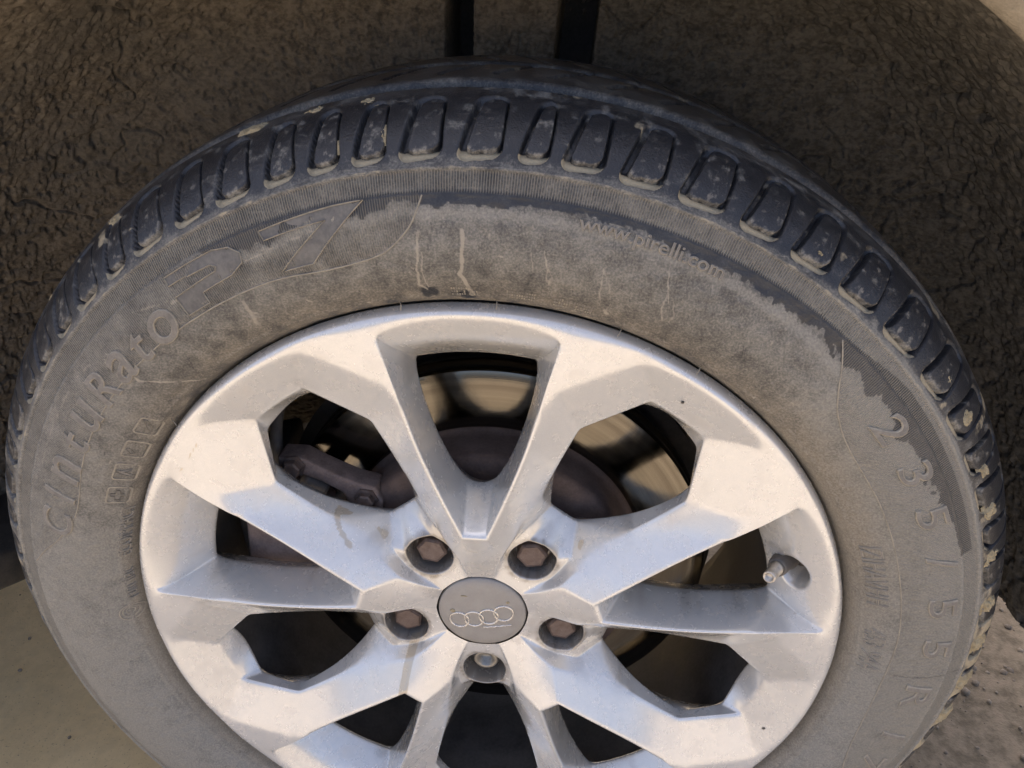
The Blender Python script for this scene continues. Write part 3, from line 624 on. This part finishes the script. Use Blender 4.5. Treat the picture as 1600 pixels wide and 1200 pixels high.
FC += [('Li0', 'Li1', 'vout', 'vmid'), ('Li1', 'Li2', 'vout'), ('Li2', 'Li3', 'Li4', 'wwide'), ('vout', 'Li2', 'wwide', 'vwide'),
       ('Li4', 'Li5', 'M5', 'M4'), ('Li5', 'Li6', 'M6', 'M5'), ('M4', 'M5', 'N5', 'N4'), ('M5', 'M6', 'N6', 'N5'),
       ('Li4', 'M4', 'N4', 'c1'), ('c1', 'N4', 'n1', 'c2'), ('c2', 'n1', 'n2', 'c3'), ('c3', 'n2', 'n3', 'c4'), ('c4', 'n3', 'n4', 'c5'), ('c5', 'n4', 'n5', 'c6'), ('c6', 'n5', 'n6', 'cm'),
       ('wwide', 'Li4', 'c1', 'c2'), ('vwide', 'wwide', 'c2', 'h1'), ('h1', 'c2', 'c3', 'h2'), ('h2', 'c3', 'c4', 'h3'), ('h3', 'c4', 'c5', 'e3'), ('e3', 'c5', 'c6', 'e2'), ('e2', 'c6', 'cm', 'a1'), ('e1', 'e2', 'a1', 'a2'), ('K1', 'e1', 'a2', 'K2'),
       ('K0', 'K1', 'b1', 'b0'), ('K1', 'q1', 'b2', 'b1'), ('q1', 'q2', 'b2'), ('b2', 'q2', 'pad2', 'b3'), ('b3', 'pad2', 'pad', 'pmid'), ('b4', 'b3', 'pmid'),
       ('K1', 'e1', 'q1'), ('e1', 'e2', 'q2', 'q1'), ('e2', 'e3', 'pad2', 'q2'), ('e3', 'h3', 'pad', 'pad2'), ('h2', 'h3', 'pad', 'g5'), ('h1', 'h2', 'g5', 'g4'), ('vwide', 'h1', 'g4', 'g3'), ('vout', 'vwide', 'g3', 'g2'), ('vmid', 'vout', 'g2', 'g0')]
for a, b in (('b0', 'b1'), ('b1', 'b2'), ('b2', 'b3'), ('b3', 'b4')):
    FC += [(a, b, 'd'+b[1], 'd'+a[1]), ('d'+a[1], 'd'+b[1], 'f'+b[1], 'f'+a[1]), ('f'+a[1], 'f'+b[1], 'fc')]
for ch in (('g0', 'g2', 'g3', 'g4', 'g5', 'pad', 'pmid'), ('N6', 'N5', 'N4', 'n1', 'n2', 'n3', 'n4', 'n5', 'n6')):
    for a, b in zip(ch, ch[1:]): FC.append((a, b, 'B'+b, 'B'+a))
CREASE = {}
def crease(v, *names):
    for a, b in zip(names, names[1:]): CREASE[frozenset((a, b))] = v
crease(.55, *['Lo%d' % i for i in range(7)]); crease(.35, *['Li%d' % i for i in range(5)]); crease(.25, 'Li4', 'Li5', 'Li6')
crease(.80, 'vmid', 'vout', 'vwide', 'h1', 'h2'); crease(.45, 'h2', 'h3'); crease(.30, 'h3', 'e3')
crease(.75, 'vout', 'Li2'); crease(.75, 'vwide', 'wwide'); crease(.5, 'Li2', 'wwide'); crease(.4, 'wwide', 'c2')
crease(.72, 'Li4', 'c1', 'c2', 'c3', 'c4', 'c5', 'c6'); crease(.85, 'c6', 'cm'); crease(.8, 'Li4', 'M4', 'N4'); crease(.35, 'M4', 'M5', 'M6')
crease(.55, 'c6', 'n5'); crease(.6, 'c6', 'e2'); crease(.65, 'e3', 'e2', 'e1', 'K1')
crease(.8, 'pad2', 'pad'); crease(.55, 'q1', 'q2', 'pad2'); crease(.45, 'b3', 'pad2')
crease(.85, 'K0', 'K1', 'K2'); crease(.70, 'b0', 'b1', 'b2', 'b3', 'b4'); crease(.7, 'd0', 'd1', 'd2', 'd3', 'd4')
crease(.6, 'g0', 'g2', 'g3', 'g4', 'g5'); crease(.8, 'g5', 'pad', 'pmid'); crease(.75, 'N6', 'N5', 'N4', 'n1', 'n2', 'n3', 'n4', 'n5', 'n6'); crease(.6, 'vwide', 'g3'); crease(.75, 'vout', 'g2')
bm = bmesh.new(); cl_ = bm.edges.layers.float.new('crease_edge'); VC = {}
def gv(n, k, s):
    r_, a_, y_ = V[n]; a = PHI+54+72*k+s*a_; key = (round(r_*math.cos(R(a))*1e5), round(r_*math.sin(R(a))*1e5), round(y_*1e5))
    if key not in VC: VC[key] = bm.verts.new(pol(r_, a, y_))
    return VC[key]
for k in range(5):
    for s in (1, -1):
        for f in FC:
            vs = []
            for n in f:
                v = gv(n, k, s)
                if v not in vs: vs.append(v)
            if len(vs) < 3: continue
            try: fc = bm.faces.new(vs if s > 0 else vs[::-1])
            except ValueError: continue
        for e, c in CREASE.items():
            a, b = tuple(e); ed = bm.edges.get((gv(a, k, s), gv(b, k, s)))
            if ed: ed[cl_] = c
bmesh.ops.recalc_face_normals(bm, faces=bm.faces)
me = bpy.data.meshes.new('rim'); bm.to_mesh(me); bm.free()
tmp = bpy.data.objects.new('rim', me); COL.objects.link(tmp)
sm = tmp.modifiers.new('s', 'SUBSURF'); sm.levels = sm.render_levels = 4; sm.subdivision_type = 'CATMULL_CLARK'
me2 = bpy.data.meshes.new_from_object(tmp.evaluated_get(bpy.context.evaluated_depsgraph_get()))
bpy.data.objects.remove(tmp)
nv = len(me2.vertices); cov = np.empty(nv*3, np.float32); me2.vertices.foreach_get('co', cov); cov = cov.reshape(-1, 3)
# dimple for the valve, pressed into the bay wall
pv = np.array(pol(.2015, 15.6, .013)); dv = np.linalg.norm((cov-pv)*np.array([1, 1, .8]), axis=1)
inw = np.array(pol(.7, 15.6, 0))+np.array([0, .75, 0]); sel = sstep(.0112, .0050, dv)*.015
cov += inw[None, :]*sel[:, None]
me2.vertices.foreach_set('co', cov.reshape(-1)); 
rr = np.hypot(cov[:, 0], cov[:, 2]); bolt = np.full(nv, 9.)
for k in range(5):
    c = pol(.056, PHI+54+72*k); bolt = np.minimum(bolt, np.hypot(cov[:, 0]-c.x, cov[:, 2]-c.z))
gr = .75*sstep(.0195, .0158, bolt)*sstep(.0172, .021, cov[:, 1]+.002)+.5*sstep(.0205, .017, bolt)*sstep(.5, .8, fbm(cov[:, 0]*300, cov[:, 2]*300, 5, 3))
gr += .8*sstep(.013, .004, dv)+.55*sstep(.022, .045, cov[:, 1])  # darkens the valve dimple and the deeper rim walls
c = np.hypot(cov[:, 0], cov[:, 2])
gr += .35*sstep(.55, .75, fbm(cov[:, 0]*60, cov[:, 2]*60, 9, 4))*sstep(.004, .02, cov[:, 1])
at = me2.attributes.new('grime_dark', 'FLOAT', 'POINT'); at.data.foreach_set('value', np.clip(gr, 0, .92).astype(np.float32))
dr = np.zeros(nv)
for pts, w_ in (([(-.0475, -.0290), (-.0516, -.0456), (-.0547, -.0654), (-.0600, -.0760)], .0040), ([(-.0843, .0731), (-.0921, .0766), (-.0890, .0676), (-.0826, .0577)], .0016), ([(-.0631, .0566), (-.0724, .0689)], .0022), ([(.0698, .0779), (.0663, .0675), (.0628, .0569)], .0016), ([(-.1776, .1164), (-.1621, .1378)], .0005)):
    for (a, b), (e, f) in zip(pts, pts[1:]):
        t = np.clip(((cov[:, 0]-a)*(e-a)+(cov[:, 2]-b)*(f-b))/((e-a)**2+(f-b)**2), 0, 1)
        dr = np.maximum(dr, sstep(w_, w_*.5, np.hypot(cov[:, 0]-a-t*(e-a), cov[:, 2]-b-t*(f-b)))*(cov[:, 1] < .024))
at = me2.attributes.new('dust_run', 'FLOAT', 'POINT'); at.data.foreach_set('value', dr.astype(np.float32))
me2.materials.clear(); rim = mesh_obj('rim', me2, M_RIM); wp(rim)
# barrel behind the spokes
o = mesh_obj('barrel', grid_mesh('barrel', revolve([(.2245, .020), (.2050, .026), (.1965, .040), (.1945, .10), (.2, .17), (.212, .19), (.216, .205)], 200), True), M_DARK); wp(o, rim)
# small stuff on the rim: chips and a dark stone mark
for a, r_, y_, sz in ((57.0, .2085, .006, .0010), (-20.5, .206, -.001, .0013)):
    bm = bmesh.new(); lathe(bm, [(sz, -.0003), (sz*.7, -.0007), (sz*.2, -.0009)], pol(r_, a, y_), (0, 1, 0), 10, False, True); wp(bm_obj('stone_chip', bm, M_DARK), rim)
# ---- centre cap
bm = bmesh.new(); lathe(bm, [(.0312, .022), (.0306, .0185), (.0300, .0172)], (0, 0, 0), (0, 1, 0), 64)
o = bm_obj('cap_seat', bm, M_DARK); wp(o, rim)
capp = [(.0298, .0190), (.0296, .0168), (.0288, .0158), (.024, .0150), (.016, .0143), (.008, .0140), (.0005, .0139)]
cap = mesh_obj('centre_cap', grid_mesh('centre_cap', revolve(capp, 96), True), M_CAP); wp(cap)
def cap_y(r): return float(np.interp(r, [q[0] for q in capp[::-1]], [q[1] for q in capp[::-1]]))
for x, z in ((-.0153, -.0064), (-.0053, -.0045), (.0047, -.0017), (.0147, .0019)):
    bm = bmesh.new(); n = 48
    pts = []
    for k in range(n+1):
        a = 2*math.pi*k/n; px, pz = x+.0064*math.cos(a), z+.0064*math.sin(a); pts.append((px, cap_y(math.hypot(px, pz))-.0002, pz))
    tube(bm, pts, .00068, 8, False); wp(bm_obj('emblem_ring', bm, M_EMBLEM), cap)
bm = bmesh.new(); pts = [(.0010+.019*k/14, 0, -.0118+.0032*k/14+.0003*math.sin(k*2.1)) for k in range(15)]
tube(bm, [(p[0], cap_y(math.hypot(p[0], p[2]))-.00005, p[2]) for p in pts], [.0008]+[.0004+.0003*random.random() for _ in range(14)], 6); wp(bm_obj('scratch', bm, M_EMBLEM), cap)
for x, z, sz in ((-.0195, .0015, .0017), (.0175, .0115, .0012), (-.0115, .0150, .0013)):
    bm = bmesh.new(); y = cap_y(math.hypot(x, z))
    vs = [bm.verts.new((x+sz*math.cos(a)*random.uniform(.6, 1.2)*(1.8 if z > .014 else 1), y-.00025, z+sz*math.sin(a)*random.uniform(.5, 1.1)*(.5 if z > .014 else 1))) for a in np.linspace(0, 6.28, 10)[:-1]]; bm.faces.new(vs[::-1])
    ex = bmesh.ops.extrude_face_region(bm, geom=list(bm.faces))['geom']
    for v in [g for g in ex if isinstance(g, bmesh.types.BMVert)]: v.co.y += .0004
    wp(bm_obj('paint_chip', bm, M_MUD), cap)
# ---- wheel bolts
for k in range(5):
    ang = PHI+54+72*k; c = pol(.056, ang, 0); bm = bmesh.new()
    if k == 3:
        lathe(bm, [(.0120, .038), (.0120, .034), (.0088, .033), (.0088, .0262), (.0080, .0254), (.0056, .0254), (.0054, .032), (.001, .032)], c, (0, 1, 0), 28, False, True)
        o = bm_obj('locking_wheel_bolt', bm, M_LOCK); o['label'] = 'paler hollow locking bolt below the cap'
    else:
        rot = random.uniform(0, 1)
        def hexr(r, y): return [bm.verts.new((c.x+r*math.cos(rot+q*math.pi/3), y, c.z+r*math.sin(rot+q*math.pi/3))) for q in range(6)]
        r0 = hexr(.0104, .040); r1 = hexr(.0104, .0232); r2 = hexr(.0089, .0216)
        for A_, B_ in ((r0, r1), (r1, r2)):
            for q in range(6): bm.faces.new((A_[q], A_[(q+1) % 6], B_[(q+1) % 6], B_[q]))
        f = bm.faces.new(r2)
        ins = bmesh.ops.inset_region(bm, faces=[f], thickness=.0022, depth=0); bmesh.ops.translate(bm, vec=(0, .0006, 0), verts=f.verts)
        bmesh.ops.recalc_face_normals(bm, faces=bm.faces)
        bmesh.ops.bevel(bm, geom=[e for e in bm.edges if not e.is_boundary], offset=.0004, segments=2, affect='EDGES')
        lathe(bm, [(.0128, .040), (.0128, .0375), (.0105, .0365), (.0094, .0365)], c, (0, 1, 0), 28)
        o = bm_obj('wheel_bolt', bm, M_BOLT, smooth=False)
    wp(o)
# ---- valve
tip = pol(.1860, 18.8, .0005); base = pol(.2040, 15.2, .033); ax = (tip-base).normalized(); L = (tip-base).length
bm = bmesh.new(); lathe(bm, [(.0085, 0), (.0082, L*.25), (.0066, L*.33), (.0061, L*.60), (.0058, L*.635), (.0046, L*.64)], base, ax, 28, True)
valve = bm_obj('valve_stem', bm, M_VALVE); wp(valve)
bm = bmesh.new(); lathe(bm, [(.0043, L*.62), (.0043, L*.70), (.0039, L*.71), (.0039, L*.97), (.0036, L), (.0026, L), (.0024, L*.93), (.0004, L*.93)], base, ax, 28, False, True)
o = bm_obj('valve_tip', bm, M_BRASS); wp(o, valve)

# ------------------------------------------------------------------ brake disc and caliper
disc = thing('brake_disc', 'shiny brushed steel brake disc with rusty hat behind the spokes', 'brake disc', (0, .0745, 0))
def dp(name, prof, mat, n=160):
    return mesh_obj(name, grid_mesh(name, revolve(prof, n), True), mat, disc)
dp('friction_ring', [(.1085, .004), (.110, .0005), (.1125, .0), (.1520, .0), (.1535, .001), (.1535, .007), (.150, .0072), (.150, .0125), (.1535, .0127), (.1535, .022), (.110, .0225)], M_DISC)
dp('hat', [(.1085, .004), (.1060, .003), (.1045, -.002), (.1035, -.020), (.101, -.0245), (.09, -.0255), (.05, -.0255), (.035, -.0255)], M_HAT)
dp('hub_flange', [(.0345, -.0255), (.0340, -.036), (.0300, -.038), (.001, -.038)], M_HAT, 64)
cal = thing('brake_caliper', 'rusty cast iron brake caliper clasping the left of the disc', 'brake caliper', (-.13, .06, .02))
def cal_obj(name, bm, mat):
    o = bm_obj(name, bm, mat, cal, True); o.matrix_parent_inverse = Matrix.Translation(-Vector(cal.location)); return o
def slab(poly, y0, y1, bev=.004):
    bm = bmesh.new(); a = [bm.verts.new((x, y0, z)) for x, z in poly]; b = [bm.verts.new((x, y1, z)) for x, z in poly]; n = len(poly)
    for k in range(n): bm.faces.new((a[k], a[(k+1) % n], b[(k+1) % n], b[k]))
    bm.faces.new(a[::-1]); bm.faces.new(b); bmesh.ops.recalc_face_normals(bm, faces=bm.faces)
    bmesh.ops.bevel(bm, geom=list(bm.edges), offset=bev, segments=3, affect='EDGES', profile=.6); return bm
cal_obj('bracket', slab([(-.1385, .0965), (-.1385, .0850), (-.128, .0845), (-.112, .0790), (-.097, .0700), (-.0915, .0560), (-.0905, .030), (-.074, .030), (-.073, .050), (-.0695, .064), (-.074, .0755), (-.088, .0790), (-.098, .0835), (-.112, .0905), (-.122, .0965)], .046, .064, .0022), M_CAST)
cal_obj('housing', slab([(-.170, .066), (-.135, .072), (-.118, .066), (-.104, .052), (-.100, .02), (-.105, -.022), (-.118, -.040), (-.145, -.044), (-.166, -.036), (-.176, .0)], .050, .070, .006), M_CAST)
cal_obj('bridge', slab([(-.184, .060), (-.160, .066), (-.156, -.036), (-.182, -.030)], .060, .150, .006), M_DARK)
cal_obj('brake_pad', slab([(-.145, .062), (-.104, .058), (-.092, .03), (-.098, -.018), (-.140, -.034)], .0655, .0735, .001), M_DARK)
for x, z, y in ((-.128, .0905, .046), (-.081, .067, .046), (-.0825, .040, .046), (-.150, .040, .050), (-.125, -.020, .050)):
    bm = bmesh.new(); rings = []
    for r_, yy in ((.0085, y+.0005), (.0085, y-.0012), (.0062, y-.0013), (.0062, y-.0055), (.0052, y-.0065)): rings.append([bm.verts.new((x+r_*math.cos(q*math.pi/3+x*40), yy, z+r_*math.sin(q*math.pi/3+x*40))) for q in range(6)])
    for a, b in zip(rings, rings[1:]):
        for q in range(6): bm.faces.new((a[q], a[(q+1) % 6], b[(q+1) % 6], b[q]))
    bm.faces.new(rings[-1]); bmesh.ops.recalc_face_normals(bm, faces=bm.faces)
    o = cal_obj('caliper_bolt', bm, M_BOLT); o.data.polygons.foreach_set('use_smooth', np.zeros(len(o.data.polygons), bool))
bm = bmesh.new(); tube(bm, [tuple(q) for q in spline([(-.098, .075, .060), (-.110, .060, .052), (-.128, .052, .060), (-.142, .056, .078), (-.148, .075, .105), (-.150, .11, .125)], 30)], .0042, 10); cal_obj('brake_hose', bm, M_VALVE)
bm = bmesh.new(); lathe(bm, [(.0068, 0), (.0080, .003), (.0066, .006), (.0080, .009), (.0066, .012), (.0080, .015), (.0062, .018)], (-.112, .058, .066), (-.7, -.25, .5), 16, True, True); cal_obj('rubber_boot', bm, M_VALVE)
susp = thing('suspension_upright', 'dark cast suspension upright with arm behind the brake disc', 'suspension', (0, .15, 0))
bm = slab([(-.06, .15), (.02, .16), (.06, .12), (.10, .03), (.09, -.06), (.02, -.13), (-.06, -.10), (-.09, .0)], .125, .17, .01)
o = bm_obj('knuckle', bm, M_DARK, susp); o.matrix_parent_inverse = Matrix.Translation(-Vector(susp.location))
bm = bmesh.new(); tube(bm, [(.02, .16, -.10), (.02, .28, -.11), (.0, .5, -.10)], .022, 12); o = bm_obj('lower_arm', bm, M_DARK, susp); o.matrix_parent_inverse = Matrix.Translation(-Vector(susp.location))
mesh = grid_mesh('splash_shield', revolve([(.06, .112), (.150, .112), (.1625, .108), (.1630, .104)], 120, -60, 215)); o = mesh_obj('splash_shield', mesh, M_DARK, susp); o.matrix_parent_inverse = Matrix.Translation(-Vector(susp.location))
